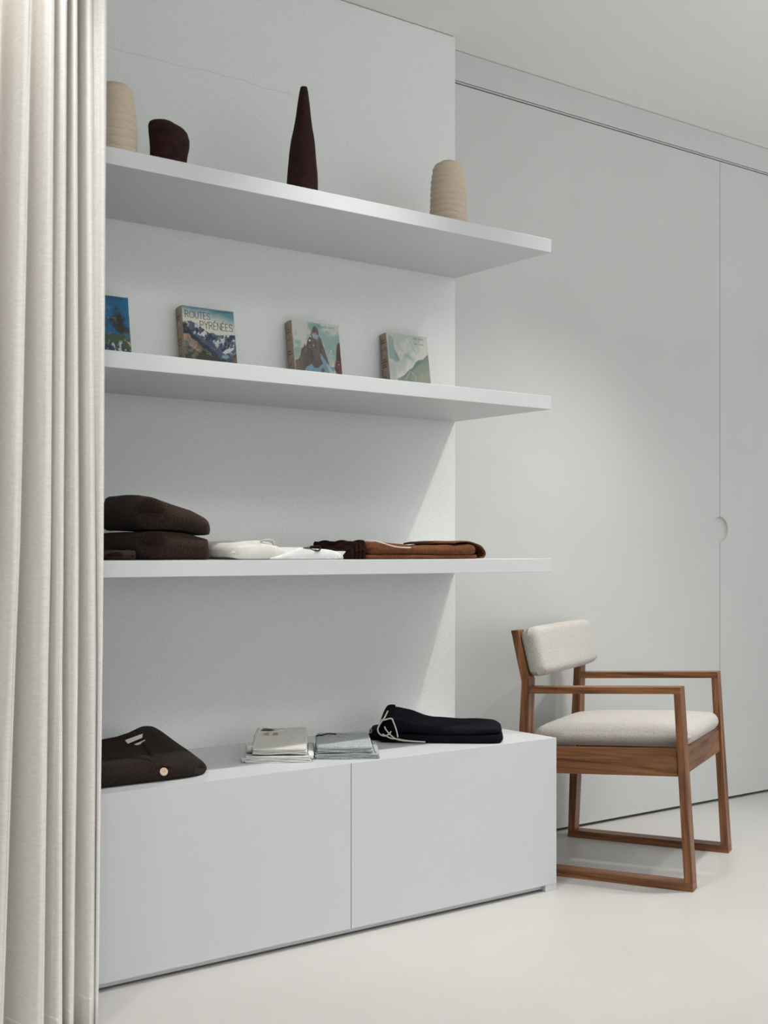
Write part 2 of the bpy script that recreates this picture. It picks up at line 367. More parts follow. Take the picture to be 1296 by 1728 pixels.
# ------------------------------------------------------------------ armchair
ch = thing('armchair', 'walnut armchair with grey wool seat and back beside the cabinet', 'chair', (3.182, 2.581, 0), math.radians(-63.43))
LW = 0.058; WT = 0.632
def side(pts, l0, l1, m): return prism(pts, l0, l1, lambda p, q, a: (p, a, q))
front = [(0, 0.026), (-.0016, .026), (-.0405, .6485), (-.0405-.0225, .6275), (-.0405-.0215, .6265), (-.028, .026)]
front = [(-.0016, .0262), (-.0393, .6270), (-.0620, .6262), (-.0290, .0262)]
rear = [(-.600, 0.0262), (-.574, .0262), (-.553, .47), (-.549, .648), (-.590, .816), (-.615, .815), (-.577, .642), (-.586, .47)]
for l0 in (0.0, WT-LW):
    l1 = l0+LW
    bev(obj('leg', side(front, l0, l1, 0), M['wood_z'], ch), .0012)
    bev(obj('leg', side(rear, l0, l1, 0), M['wood_z'], ch), .0012)
    bev(obj('armrest', side([(-.0405, .6490), (-.5485, .6262), (-.5502, .6035), (-.0620, .6264), (-.0393, .6272)], l0, l1, 0), M['wood_x'], ch), .0012)
    bev(obj('floor_runner', side([(0, 0.0), (-.0016, .026), (-.6, .026), (-.602, 0)], l0, l1, 0), M['wood_x'], ch), .0012)
for l0 in (0.008, WT-.008-.024):
    bev(obj('side_apron', side([(-.0545, .4495), (-.051, .362), (-.583, .335), (-.555, .4235)], l0, l0+.024, 0), M['wood_x'], ch), .0012)
bev(obj('front_apron', side([(-.036, .452), (-.0315, .365), (-.0525, .364), (-.056, .451)], LW+.0003, WT-LW-.0003, 0), M['wood_y'], ch), .0012)
bev(obj('rear_apron', side([(-.562, .4215), (-.565, .336), (-.580, .335), (-.578, .4205)], LW+.0003, WT-LW-.0003, 0), M['wood_y'], ch), .0012)
SL = math.atan(.05)
def seat_top(a, b):
    u = a/.545; v = b/.52
    return .058+.020*(1-(2*u-1)**4)*(1-(2*v-1)**4)**1
def seat_fn(a, b, z):
    fx = -.568+a; return (fx, .056+b, .4455+.05*(fx+.05)+z+.0006)
obj('seat_cushion', pillow_bm(.545, .52, seat_top, lambda a, b: 0.0, .034, seat_fn, 30, 30, .05), M['wool'], ch, smooth=True)
d = Vector((-.039, .162)).normalized(); n = Vector((d.y, -d.x))
def back_fn(a, b, z):
    p = Vector((-.5515, .652))+d*b+n*(z+.001)
    return (p.x, a-.002, p.y)
obj('backrest_cushion', pillow_bm(.636, .172, lambda a, b: .062+.006*math.sin(PI*a/.636), lambda a, b: 0.0, .028, back_fn, 36, 12, .06, 2.2), M['wool'], ch, smooth=True)
bev(obj('back_rail', side([(-.5755, .70), (-.5905, .765), (-.5945, .763), (-.5795, .70)], LW+.0003, WT-LW-.0003, 0), M['wood_y'], ch), .001)

# ------------------------------------------------------------------ vases on the top shelf
ZS = 2.087
def vase(name, label, center, tab, m, pitch, amp, seed, rot=0, seg=72, wavy=0.0, rim=.006, step=.0006, cat='vase'):
    """tab: (height, centre shift along the view's right, radius) from foot to lip"""
    hs = [t[0] for t in tab]; cs = smooth_tab([(t[0], t[1]) for t in tab]); rs = smooth_tab([(t[0], t[2]) for t in tab])
    bm = bmesh.new(); rings = []; n = int(hs[-1]/step); n = max(60, min(n, 420))
    for i in range(n+1):
        h = hs[-1]*i/n; ring = []
        for k in range(seg):
            th = 2*PI*k/seg
            hh = h+wavy*noise.noise(Vector((math.cos(th)*1.3, math.sin(th)*1.3, h*8+seed)))*.5
            rib = amp*(abs(math.sin(PI*(hh+k/seg*pitch*0)/pitch))**.7-.6)
            lump = 1+.022*noise.noise(Vector((math.cos(th)*1.2+seed, math.sin(th)*1.2, h*16)))
            r = rs(h)*lump+rib
            ring.append(bm.verts.new((math.cos(th)*r+Rv.x*cs(h), math.sin(th)*r+Rv.y*cs(h), h)))
        rings.append(ring)
    last = rings[-1]; cx = Vector((Rv.x*cs(hs[-1]), Rv.y*cs(hs[-1]), 0))
    for dr, dh in ((.25, .0015), (.7, .0), (1, -.006), (1, -.05)):
        ring = []
        for v in last:
            p = v.co.copy(); q = Vector((p.x-cx.x, p.y-cx.y, 0)); L = max(q.length-rim*dr, .002)
            q = q.normalized()*L
            ring.append(bm.verts.new((q.x+cx.x, q.y+cx.y, hs[-1]+dh)))
        rings.append(ring)
    for a, b in zip(rings, rings[1:]):
        for k in range(seg): bm.faces.new((a[k], a[(k+1) % seg], b[(k+1) % seg], b[k]))
    bm.faces.new(rings[0][::-1]); bm.faces.new(rings[-1])
    o = obj(name, bm, m, smooth=True); o.location = (center.x, center.y, ZS+.0003)
    tag(o, label, cat)
    return o
c = P(510, 320, 3.05)
vase('clay_bottle_vase', 'tall tapering dark brown ribbed clay vase on the top shelf', c,
     [(0, 0, .0445), (.06, .0003, .0455), (.095, .0008, .0440), (.125, .001, .0405), (.158, .0015, .0375), (.19, .002, .034), (.228, .0028, .0265), (.255, .0035, .0225), (.29, .004, .0185), (.325, .0045, .0135), (.340, .0048, .0108), (.344, .005, .0095)], M['terracotta'], .0042, .0011, 3, wavy=.004, rim=.003)
c = P(285, 262, 3.05); K = 4500.0
tabb = []
for z, xl, xr in ((2.087, 672, 1100), (2.11, 668, 1105), (2.132, 670, 1111), (2.151, 672, 1122), (2.172, 674, 1146), (2.191, 668, 1150), (2.211, 655, 1122), (2.223, 652, 1075), (2.232, 650, 1000), (2.238, 662, 950)):
    tabb.append((z-2.087, ((xl+xr)/2-900)/K, (xr-xl)/2/K))
vase('clay_bowl_vase', 'squat dark brown ribbed clay vase, lopsided, on the top shelf', c, tabb, M['terracotta'], .0044, .0013, 8, wavy=.006, rim=.004)
c = P(756.5, 370, 3.05)
vase('sand_clay_vase', 'sand coloured ridged clay vase near the right end of the top shelf', c,
     [(0, 0, .0595), (.05, 0, .0595), (.085, 0, .0580), (.11, 0, .0575), (.143, 0, .056), (.17, 0, .0535), (.194, -.0005, .0498), (.208, 0, .0485), (.216, 0, .0455), (.222, 0, .040), (.227, 0, .032), (.231, 0, .021)], M['sand_clay'], .0195, .0028, 1, wavy=.014, step=.0012)
c = P(192, 250, 3.05)
vase('sand_clay_vase', 'sand coloured clay vase partly hidden behind the curtain', c,
     [(0, 0, .0595), (.05, 0, .0605), (.10, 0, .060), (.14, 0, .0565), (.17, 0, .0535), (.195, 0, .050), (.208, 0, .044), (.215, 0, .036)], M['sand_clay'], .0215, .0027, 12, wavy=.012, step=.0012)

# ------------------------------------------------------------------ books on the second shelf
def clampmix(A, col, m):
    m = np.clip(m, 0, 1)[..., None]; A[:] = A*(1-m)+np.array(col)*m
def fbm(X, Y, s, seed, oct=4):
    out = np.zeros_like(X); a = 1.0; tot = 0
    rs = np.random.RandomState(seed)
    for o in range(oct):
        n = int(s)+3; g = rs.rand(n*3, n*3)
        x = (X*s) % (n*3-2); y = (Y*s) % (n*3-2)
        xi = np.floor(x).astype(int); yi = np.floor(y).astype(int); fx = x-xi; fy = y-yi
        fx = fx*fx*(3-2*fx); fy = fy*fy*(3-2*fy)
        out += a*((g[yi, xi]*(1-fx)+g[yi, xi+1]*fx)*(1-fy)+(g[yi+1, xi]*(1-fx)+g[yi+1, xi+1]*fx)*fy)
        tot += a; a *= .55; s = s*2
    return out/tot
def poly_mask(X, Y, pts, soft=.006):
    inside = np.zeros(X.shape, bool); dist = np.full(X.shape, 9.0)
    n = len(pts)
    for i in range(n):
        x0, y0 = pts[i]; x1, y1 = pts[(i+1) % n]
        c = ((y0 > Y) != (y1 > Y)) & (X < (x1-x0)*(Y-y0)/((y1-y0) if abs(y1-y0) > 1e-9 else 1e-9)+x0)
        inside ^= c
        dx, dy = x1-x0, y1-y0; L = dx*dx+dy*dy+1e-12
        t = np.clip(((X-x0)*dx+(Y-y0)*dy)/L, 0, 1)
        dist = np.minimum(dist, np.hypot(X-x0-t*dx, Y-y0-t*dy))
    return np.clip(.5+np.where(inside, dist, -dist)/soft, 0, 1)
def stroke(A, X, Y, pts, wd, col, al=1.0):
    dist = np.full(X.shape, 9.0)
    for (x0, y0), (x1, y1) in zip(pts, pts[1:]):
        dx, dy = x1-x0, y1-y0; L = dx*dx+dy*dy+1e-12
        t = np.clip(((X-x0)*dx+(Y-y0)*dy)/L, 0, 1)
        dist = np.minimum(dist, np.hypot(X-x0-t*dx, Y-y0-t*dy))
    clampmix(A, col, np.clip(1.2-dist/wd, 0, 1)*al)
def arc(cx, cy, rx, ry, a0, a1, n=12):
    return [(cx+rx*math.cos(math.radians(a0+(a1-a0)*i/n)), cy+ry*math.sin(math.radians(a0+(a1-a0)*i/n))) for i in range(n+1)]
GL = {'R': [[(0, 0), (0, 1)], [(0, 1), (.3, 1)]+arc(.3, .75, .35, .25, 90, -90)+[(0, .5)], [(.3, .5), (.72, 0)]],
      'O': [arc(.5, .5, .5, .5, 0, 360, 24)], 'U': [[(0, 1), (0, .35)]+arc(.35, .35, .35, .35, 180, 360)+[(.7, 1)]],
      'T': [[(0, 1), (.75, 1)], [(.375, 1), (.375, 0)]], 'E': [[(.55, 1), (0, 1), (0, 0), (.55, 0)], [(0, .52), (.45, .52)]],
      'S': [arc(.33, .74, .28, .26, 20, 270, 14)+arc(.33, .24, .32, .24, 90, -160, 14)],
      'P': [[(0, 0), (0, 1)], [(0, 1), (.3, 1)]+arc(.3, .73, .35, .27, 90, -90)+[(0, .46)]],
      'Y': [[(0, 1), (.36, .5), (.72, 1)], [(.36, .5), (.36, 0)]], 'N': [[(0, 0), (0, 1), (.65, 0), (.65, 1)]],
      'D': [[(0, 0), (0, 1), (.25, 1)]+arc(.25, .5, .42, .5, 90, -90)+[(0, 0)]],
      'A': [[(0, 0), (.35, 1), (.7, 0)], [(.13, .35), (.57, .35)]], 'L': [[(0, 1), (0, 0), (.5, 0)]], 'H': [[(0, 0), (0, 1)], [(.62, 0), (.62, 1)], [(0, .5), (.62, .5)]],
      'I': [[(0, 0), (0, 1)]], 'C': [arc(.45, .5, .45, .5, 45, 315, 16)], 'B': [[(0, 0), (0, 1), (.3, 1)]+arc(.3, .76, .27, .24, 90, -90)+[(0, .52)], [(.3, .52)]+arc(.3, .26, .32, .26, 90, -90)+[(0, 0)]],
      'G': [arc(.45, .5, .45, .5, 45, 340, 16)+[(.88, .45), (.55, .45)]], 'M': [[(0, 0), (.05, 1), (.4, .3), (.75, 1), (.8, 0)]]}
WDT = {'R': .72, 'O': 1.0, 'U': .7, 'T': .75, 'E': .55, 'S': .65, 'P': .65, 'Y': .72, 'N': .65, 'D': .67, 'A': .7, 'L': .5, 'H': .62, 'I': .02, 'C': .8, 'B': .62, 'G': .88, 'M': .8}
def text(A, X, Y, s, x0, x1, ytop, h, wd, col, al=1.0, slope=0.0):
    """letters drawn between x0 and x1, cap height h, ytop measured downwards"""
    gap = .22; tot = 0; acc = []
    for c in s:
        if c == ' ': tot += .6; acc.append(None); continue
        b = 'E' if c == 'É' else c
        acc.append((b, c == 'É', tot)); tot += WDT[b]+gap
    tot -= gap; k = (x1-x0)/tot
    for a in acc:
        if not a: continue
        b, acute, ox = a
        for pl in GL[b]:
            stroke(A, X, Y, [(x0+k*(ox+px), ytop+h*(1-py)+slope*k*ox) for px, py in pl], wd, col, al)
        if acute: stroke(A, X, Y, [(x0+k*(ox+.22), ytop-h*.10), (x0+k*(ox+.40), ytop-h*.32)], wd, col, al)
def fineprint(A, X, Y, x0, x1, y, h, col, al, gaps, seed):
    """a line of print too small to be read: letter-sized marks with word gaps at the given shares"""
    rr = random.Random(seed); x = x0
    while x < x1:
        t = (x-x0)/(x1-x0)
        if not any(g0 < t < g1 for g0, g1 in gaps):
            stroke(A, X, Y, [(x, y), (x, y+h)], .005, col, al)
            yy = y+rr.choice((0, .5, 1))*h; stroke(A, X, Y, [(x, yy), (x+.010, yy)], .004, col, al*.9)
        x += .0165
def srgb(r, g, b):
    return tuple(((c/255)/12.92 if c/255 <= .04045 else ((c/255+.055)/1.055)**2.4) for c in (r, g, b))
def cover_routes(X, Y):
    V = 1/1.5        # visible share of the cover's height
    T = Y*1.5
    A = np.zeros(X.shape+(3,)); A[:] = srgb(212, 210, 196)
    n = fbm(X, Y, 5, 1); clampmix(A, srgb(92, 138, 150), np.clip(1.25-(T+.10*(1-X)-.13*(n-.5))*4.2+.35*X, 0, 1))
    clampmix(A, srgb(78, 125, 138), np.clip((.06-T)*14, 0, .6))
    nn = fbm(X, Y*1.4, 7, 2); n2 = fbm(X+Y*.6, Y-.4*X, 14, 3, 4)
    ridge = np.interp(X, [0, .08, .16, .22, .30, .36, .42, .5, .56, .62, .7, .8, .9, 1], [.32, .30, .285, .32, .36, .41, .44, .50, .47, .52, .52, .5, .49, .48])+.03*(nn-.5)
    m = np.clip((T-ridge)*60, 0, 1)
    clampmix(A, srgb(84, 98, 118), m)
    st = np.sin((T*19+X*5+nn*9))  # broad brush marks following the slopes
    clampmix(A, srgb(208, 208, 206), m*np.clip((n2-.50)*16+st*.55, 0, 1)*np.clip(1.3-(T-.3)*1.3, 0.15, 1))
    clampmix(A, srgb(44, 54, 78), m*np.clip((fbm(X+Y*.8, Y, 10, 5)-.52)*14, 0, 1)*.9)
    deep = poly_mask(X, T, [(0.0, .33), (.08, .40), (.14, .50), (.24, .60), (.36, .72), (.48, .78), (.6, .9), (.7, 1.1), (.5, 1.2), (.2, .7), (0, .58)], .03)
    clampmix(A, srgb(40, 48, 62), deep*.9)
    body = poly_mask(X, T, [(.30, .62), (.44, .62), (.55, .70), (.66, .82), (1.02, .92), (1.02, 1.6), (.2, 1.6), (.25, .9)], .06)
    clampmix(A, srgb(48, 58, 74), body*np.clip(.55+1.6*(n2-.45), .2, .95))
    snow = poly_mask(X, T, [(.72, .88), (.80, .80), (.92, .76), (.97, .74), (.94, .80), (.86, .86), (.78, .90)], .012)
    clampmix(A, srgb(205, 205, 203), snow)
    tan = poly_mask(X, T, [(0, .56), (.10, .57), (.14, .64), (.26, .72), (.36, .84), (.30, .93), (.16, .86), (.06, .72), (0, .68)], .02)
    clampmix(A, srgb(172, 140, 104), tan*np.clip(.75+(n2-.5)*2.2, .3, 1))
    olive = poly_mask(X, T, [(0, .72), (.06, .74), (.14, .84), (.28, .93), (.40, .84), (.52, .90), (.62, 1.0), (.68, 1.6), (0, 1.6)], .03)
    clampmix(A, srgb(62, 62, 50), olive*.92)
    clampmix(A, srgb(118, 116, 92), olive*np.clip((fbm(X+Y, Y-.6*X, 12, 9)-.56)*14, 0, .8))
    clampmix(A, srgb(140, 168, 172), poly_mask(X, T, [(.72, .93), (.80, .90), (.86, .95), (.8, 1.0), (.7, .98)], .02)*.8)
    clampmix(A, srgb(130, 98, 62), poly_mask(X, T, [(.93, .97), (1.0, .92), (1.02, 1.1), (.9, 1.1)], .02)*.8)
    ink = srgb(48, 44, 44)
    text(A, X, T, 'ROUTES', .055, .53, .095, .135, .0085, ink)
    text(A, X, T, 'DES', .15, .28, .335, .07, .006, srgb(70, 92, 110), .8)
    text(A, X, T, 'PYRÉNÉES', .33, .955, .275, .145, .0085, ink)
    fineprint(A, X, T, .66, .93, .022, .028, srgb(44, 72, 84), .85, ((.32, .42),), 1)
    return A
def cover_peak(X, Y):
    T = Y*1.5
    A = np.zeros(X.shape+(3,)); A[:] = srgb(196, 198, 188)
    n = fbm(X, Y*1.2, 4, 21); clampmix(A, srgb(140, 170, 164), np.clip((n-.5)*7, 0, 1)*.9)
    clampmix(A, srgb(128, 158, 152), poly_mask(X, T, [(.36, .0), (.58, .0), (.62, .08), (.55, .16), (.42, .2), (.34, .14)], .08)*.9)
    clampmix(A, srgb(132, 160, 156), poly_mask(X, T, [(.62, .8), (.66, .5), (.8, .4), (.95, .35), (.99, .25), (1, .6), (.9, .6), (.8, .66), (.72, .9)], .15)*.7)
    clampmix(A, srgb(136, 160, 152), poly_mask(X, T, [(0, .62), (.08, .55), (.14, .62), (.12, .85), (0, .92)], .05)*.7)
    pk = [(.50, .07), (.545, .12), (.56, .2), (.555, .26), (.60, .34), (.625, .44), (.66, .56), (.70, .74), (.73, .86), (.76, .98), (.7, 1.6), (-.05, 1.6), (-.05, .93), (.03, .86), (.10, .82), (.135, .72), (.16, .60), (.215, .56), (.24, .48), (.27, .53), (.31, .40), (.37, .30), (.42, .16), (.46, .09)]
    m = poly_mask(X, T, pk, .012); clampmix(A, srgb(106, 97, 92), m)
    s = fbm(X*1.6, Y*.5, 12, 22); clampmix(A, srgb(84, 76, 74), m*np.clip((s-.48)*10, 0, 1)*.8)
    clampmix(A, srgb(122, 112, 84), m*np.clip((.32-X)*4, 0, 1)*np.clip((T-.55)*4, 0, 1)*.6)
    clampmix(A, srgb(120, 98, 88), m*np.clip((fbm(X, Y, 6, 23)-.52)*8, 0, 1)*.4)
    clampmix(A, srgb(160, 182, 184), poly_mask(X, T, [(.40, .26), (.48, .22), (.56, .28), (.52, .36), (.44, .34)], .05)*.75)
    blu = srgb(122, 154, 168)
    clampmix(A, blu, poly_mask(X, T, [(.565, .64), (.60, .70), (.66, .80), (.74, .92), (.80, .93), (.86, .92), (.80, 1.1), (.6, 1.15), (.28, 1.15), (.2, 1.05), (.24, .98), (.32, .93), (.36, .9), (.40, .98), (.50, .98), (.54, .92), (.60, .88), (.56, .76)], .02))
    clampmix(A, srgb(96, 84, 80), poly_mask(X, T, [(.38, .9), (.44, .8), (.52, .84), (.53, .93), (.46, .99), (.41, .98)], .015)*.9)
    clampmix(A, srgb(100, 88, 80), poly_mask(X, T, [(.56, .98), (.60, .96), (.63, 1.03), (.58, 1.08), (.55, 1.04)], .01)*.9)
    r = poly_mask(X, T, [(.965, .38), (1.02, .40), (1.02, 1.5), (.88, 1.5), (.87, 1.04), (.84, .96), (.855, .86), (.89, .76), (.905, .62), (.93, .45)], .012)
    clampmix(A, srgb(112, 76, 66), r); clampmix(A, srgb(82, 62, 60), r*np.clip((fbm(X, Y, 9, 25)-.5)*10, 0, .9))
    clampmix(A, srgb(206, 208, 200), poly_mask(X, T, [(.68, .86), (.72, .9), (.80, 1.02), (.86, 1.03), (.86, 1.12), (.74, 1.1)], .02)*.6)
    for x, y, q in ((.355, .40, .016), (.80, .58, .012), (.43, .50, .007), (.35, .545, .006), (.34, .50, .005), (.38, .31, .01), (.94, .86, .008)):
        clampmix(A, srgb(235, 232, 224), np.clip(1.5-np.hypot(X-x, (T-y)*.8)/q, 0, 1))
    fineprint(A, X, T, .56, .92, .05, .04, srgb(84, 112, 116), .75, ((.16, .22), (.52, .58)), 2)
    clampmix(A, srgb(176, 172, 150), np.clip((.025-X)*60, 0, .6))
    return A
def cover_mist(X, Y):
    T = Y*1.5
    A = np.zeros(X.shape+(3,)); A[:] = srgb(206, 203, 192)
    n = fbm(X, Y, 4, 31); g = srgb(142, 164, 160)
    clampmix(A, srgb(176, 186, 180), np.clip((n-.5)*6, 0, .8))
    clampmix(A, g, poly_mask(X, T, [(.04, .04), (.12, .06), (.18, .16), (.16, .3), (.22, .44), (.28, .60), (.20, .66), (.08, .60), (.02, .58), (.01, .3)], .05)*.95)
    clampmix(A, srgb(120, 146, 144), poly_mask(X, T, [(.16, .42), (.22, .46), (.27, .58), (.24, .64), (.18, .56)], .04)*.7)
    clampmix(A, srgb(160, 180, 176), poly_mask(X, T, [(.2, .2), (.26, .18), (.34, .3), (.42, .4), (.36, .42), (.26, .32)], .06)*.7)
    clampmix(A, srgb(150, 172, 168), poly_mask(X, T, [(.38, .46), (.46, .42), (.56, .46), (.62, .58), (.56, .58), (.48, .52), (.40, .54)], .03)*.8)
    clampmix(A, srgb(156, 176, 172), poly_mask(X, T, [(.56, .12), (.60, .16), (.70, .36), (.71, .42), (.66, .38), (.60, .22)], .03)*.8)
    clampmix(A, srgb(168, 180, 174), poly_mask(X, T, [(.74, .2), (.80, .3), (.82, .36), (.76, .3)], .03)*.6)
    h = poly_mask(X, T, [(1.02, .38), (.94, .44), (.86, .52), (.72, .56), (.66, .62), (.58, .74), (.46, .82), (.34, .94), (.18, 1.02), (.1, 1.6), (1.02, 1.6)], .014)
    clampmix(A, srgb(122, 138, 128), h)
    clampmix(A, srgb(140, 146, 128), h*poly_mask(X, T, [(1.02, .54), (.86, .62), (.72, .70), (.6, .82), (.5, 1.0), (.6, 1.2), (1.02, .9)], .05)*.7)
    clampmix(A, srgb(98, 120, 114), h*poly_mask(X, T, [(.72, .56), (.86, .55), (.76, .64), (.62, .74), (.4, .94), (.3, 1.0), (.5, .8), (.64, .66)], .03)*.75)
    clampmix(A, srgb(152, 152, 132), h*poly_mask(X, T, [(1.02, .74), (.84, .84), (.72, .92), (.64, 1.1), (1.02, 1.3)], .03)*.8)
    for pl in ([(.50, .82), (.46, .90), (.42, .98), (.36, 1.04)], [(.52, .84), (.60, .90), (.64, .95), (.62, 1.1)], [(.3, .95), (.24, 1.0), (.18, 1.06)]):
        stroke(A, X, T, pl, .008, srgb(190, 192, 180), .8)
    ink = srgb(96, 94, 86)
    fineprint(A, X, T, .66, .92, .05, .032, ink, .8, ((.36, .47),), 3)
    stroke(A, X, T, [(.785, .13), (.79, .13)], .01, ink, .8)
    fineprint(A, X, T, .68, .90, .17, .032, ink, .7, ((.32, .45),), 4)
    clampmix(A, srgb(186, 178, 156), np.clip((.03-T)*30, 0, .5))
    return A
def cover_flowers(X, Y):
    T = Y*1.5
    A = np.zeros(X.shape+(3,)); A[:] = srgb(38, 98, 138)
    clampmix(A, srgb(30, 76, 108), np.clip((.1-T)*9, 0, 1))
    n = fbm(X, Y, 8, 41, 5); n2 = fbm(X+.3, Y, 14, 42, 4)
    clampmix(A, srgb(44, 116, 150), np.clip((n-.5)*5, 0, .6))
    tree = poly_mask(X, T, [(.78, .18), (.82, .26), (.86, .36), (.93, .42), (.89, .5), (.93, .58), (1.0, .64), (.97, .72), (.80, .72), (.72, .62), (.6, .5), (.7, .4), (.74, .28)], .05)
    clampmix(A, srgb(50, 50, 40), tree*np.clip(.6+(n2-.4)*4, 0, 1))
    clampmix(A, srgb(50, 50, 42), poly_mask(X, T, [(.2, .3), (.35, .16), (.5, .3), (.6, .6), (.4, .75), (.1, .7)], .08)*np.clip((n2-.4)*6, 0, 1))
    clampmix(A, srgb(160, 178, 190), np.clip((n2-.62)*14, 0, .8)*np.clip((.78-X)*8, 0, 1)*np.clip((T-.2)*6, 0, 1)*np.clip((.72-T)*8, 0, 1))
    grass = np.clip((T-.72-.05*(n-.5))*24, 0, 1)
    clampmix(A, srgb(62, 84, 62), grass)
    clampmix(A, srgb(172, 92, 112), np.clip((fbm(X, Y, 7, 44)-.48)*12, 0, 1)*np.clip((T-.66)*14, 0, 1)*np.clip((.9-T)*14, 0, 1))
    clampmix(A, srgb(206, 176, 120), np.clip((fbm(X, Y, 11, 45)-.58)*16, 0, 1)*np.clip((T-.8)*14, 0, 1)*np.clip((.97-T)*14, 0, 1))
    clampmix(A, srgb(48, 52, 92), np.clip((fbm(X, Y, 9, 46)-.5)*14, 0, 1)*np.clip((T-.88)*14, 0, 1)*np.clip((.88-X)*8, 0, 1))
    clampmix(A, srgb(190, 200, 214), np.clip((fbm(X, Y, 16, 47)-.62)*18, 0, .9)*np.clip((T-.84)*14, 0, 1))
    clampmix(A, srgb(52, 104, 120), poly_mask(X, T, [(.9, .7), (1, .7), (1, .84), (.93, .82)], .03)*.8)
    return A
mc = mat('printed_paper_cover', (.5, .5, .5), 0.5, 0.35)
va = mc.node_tree.nodes.new('ShaderNodeVertexColor'); va.layer_name = 'print'
mc.node_tree.links.new(va.outputs[0], mc.node_tree.nodes['Principled BSDF'].inputs['Base Color'])
def book(label, pxl, pxr, painter, spine_marks, seed, W=.176, hgt=.228, th=.037):
    yt = YW-.0015-th; lean = .034
    left = P(pxl, 520, yt).x
    al = math.atan2(lean, hgt); ca, sa = math.cos(al), math.sin(al)
    # local frame: x across the cover, w out of the cover (towards the room), v up the cover
    o = thing('paperback_book', label, 'book', (left, YW-.003-th*ca-hgt*sa, 1.5825), 0, 'illustrated mountain books leaning on the second shelf')
    def fn(x, w, v): return (x, -w*ca+v*sa, w*0+v*ca+(th-0)*0+w*-0.0+ (w)*0+ (-w)*(-sa)*1.0)
    def bx(name, x0, x1, w0, w1, v0, v1, m, bv=0):
        bm = bmesh.new(); vs = [bm.verts.new(fn(x, w, v)) for x in (x0, x1) for w in (w0, w1) for v in (v0, v1)]
        for f in ((0,1,3,2), (4,6,7,5), (0,4,5,1), (2,3,7,6), (0,2,6,4), (1,5,7,3)): bm.faces.new([vs[i] for i in f])
        q = obj(name, bm, m, o)
        if bv: bev(q, bv)
        return q
    # w = 0 is the front cover's face; the block lies behind it (negative w) and its back lower edge rests on the shelf
    base = th*sa
    old = fn
    def fn(x, w, v): p = old(x, w, v); return (p[0], p[1], p[2]+base)
    bx('page_block', .004, W-.0015, -th+.0012, -.0014, .002, hgt-.002, M['paper'])
    bx('back_cover', .0, W, -th, -th+.001, 0, hgt, M['spine'])
    # rounded spine strip
    bm = bmesh.new(); n = 8; rows = []
    for v in (0, hgt):
        rows.append([bm.verts.new(fn(.0025-.0045*math.sin(PI*i/n)**.6, -th*i/n, v)) for i in range(n+1)]+[bm.verts.new(fn(.0035, -th+.0001, v)), bm.verts.new(fn(.0035, -.0001, v))])
    k = n+3
    for i in range(k): bm.faces.new((rows[0][i], rows[0][(i+1) % k], rows[1][(i+1) % k], rows[1][i]))
    bm.faces.new(rows[0]); bm.faces.new(rows[1][::-1])
    sp = obj('spine', bm, M['spine'], o)
    # lettering on the spine: short printed lines
    rr = random.Random(seed)
    for v, wd, hh in spine_marks:
        bm = bmesh.new()
        v *= hgt; x = -th/2-wd/2*th
        while x < -th/2+wd/2*th:
            lw = rr.uniform(.0012, .0022)
            for q0, q1, z0, z1 in ((x, x+lw, rr.uniform(0, .25)*hh, hh), (x+lw, x+lw+.0008, 0, hh*.3)):
                bm.faces.new([bm.verts.new(fn(-.0028, q, v+zz)) for q, zz in ((q0, z0), (q1, z0), (q1, z1), (q0, z1))])
            x += lw+.0008
        bmesh.ops.remove_doubles(bm, verts=bm.verts, dist=.00001)
        obj('spine_lettering', bm, M['ink'], sp)
    # front cover, printed, slightly worn at its edges
    nx, ny = 250, 330
    xs = np.linspace(0, 1, nx); ys = np.linspace(0, 1, ny); X, Y = np.meshgrid(xs, ys)
    A = painter(X, Y); A *= (1+.05*(fbm(X, Y, 60, seed)-.5))[..., None]
    wear = np.clip((.012-np.minimum(np.minimum(X, 1-X), np.minimum(Y, 1-Y)))*90, 0, 1)*np.clip((fbm(X, Y, 22, seed+1)-.35)*5, 0, 1)
    clampmix(A, srgb(196, 190, 176), wear*.7)
    verts = []
    for j in range(ny):
        for i in range(nx):
            s, t = xs[i], ys[j]
            curl = .0022*max(0, s-.6)**2*6*(1-t*.3)
            verts.append(fn(s*W, .0003+curl*.5, hgt*(1-t)))
    idx = np.arange(nx*ny).reshape(ny, nx)
    faces = np.stack([idx[:-1, :-1], idx[1:, :-1], idx[1:, 1:], idx[:-1, 1:]], -1).reshape(-1, 4)
    me = bpy.data.meshes.new('front_cover'); me.from_pydata(verts, [], faces.tolist())
    ca_ = me.color_attributes.new('print', 'FLOAT_COLOR', 'POINT')
    ca_.data.foreach_set('color', np.concatenate([A.reshape(-1, 3), np.ones((nx*ny, 1))], 1).astype('f').ravel())
    q = obj('front_cover', me, mc, o, smooth=True)
    m = q.modifiers.new('thickness', 'SOLIDIFY'); m.thickness = .0009; m.offset = -1
    return o
SMK = [(.86, .6, .0035), (.82, .55, .003), (.70, .66, .0015), (.55, .5, .0035), (.51, .25, .003), (.475, .5, .0035), (.335, .09, .006)]
book('book with a painted snowy range and the title ROUTES DES PYRÉNÉES', 306, 393, cover_routes, SMK, 1)
book('book with a brown rock spire on its cover, between the snowy-range and misty-valley books', 491, 570, cover_peak, [(.87, .5, .002), (.83, .6, .0025), (.74, .5, .0015), (.72, .55, .002), (.56, .5, .003), (.52, .5, .0035), (.36, .08, .006)], 2, W=.180)
book('book with a misty pale green valley on its cover, rightmost on its shelf', 651, 719, cover_mist, [(.89, .6, .003), (.85, .6, .0035), (.77, .7, .002), (.74, .7, .0025), (.60, .5, .003), (.56, .7, .0035), (.52, .45, .003), (.485, .6, .0045), (.33, .09, .007)], 3, W=.173)
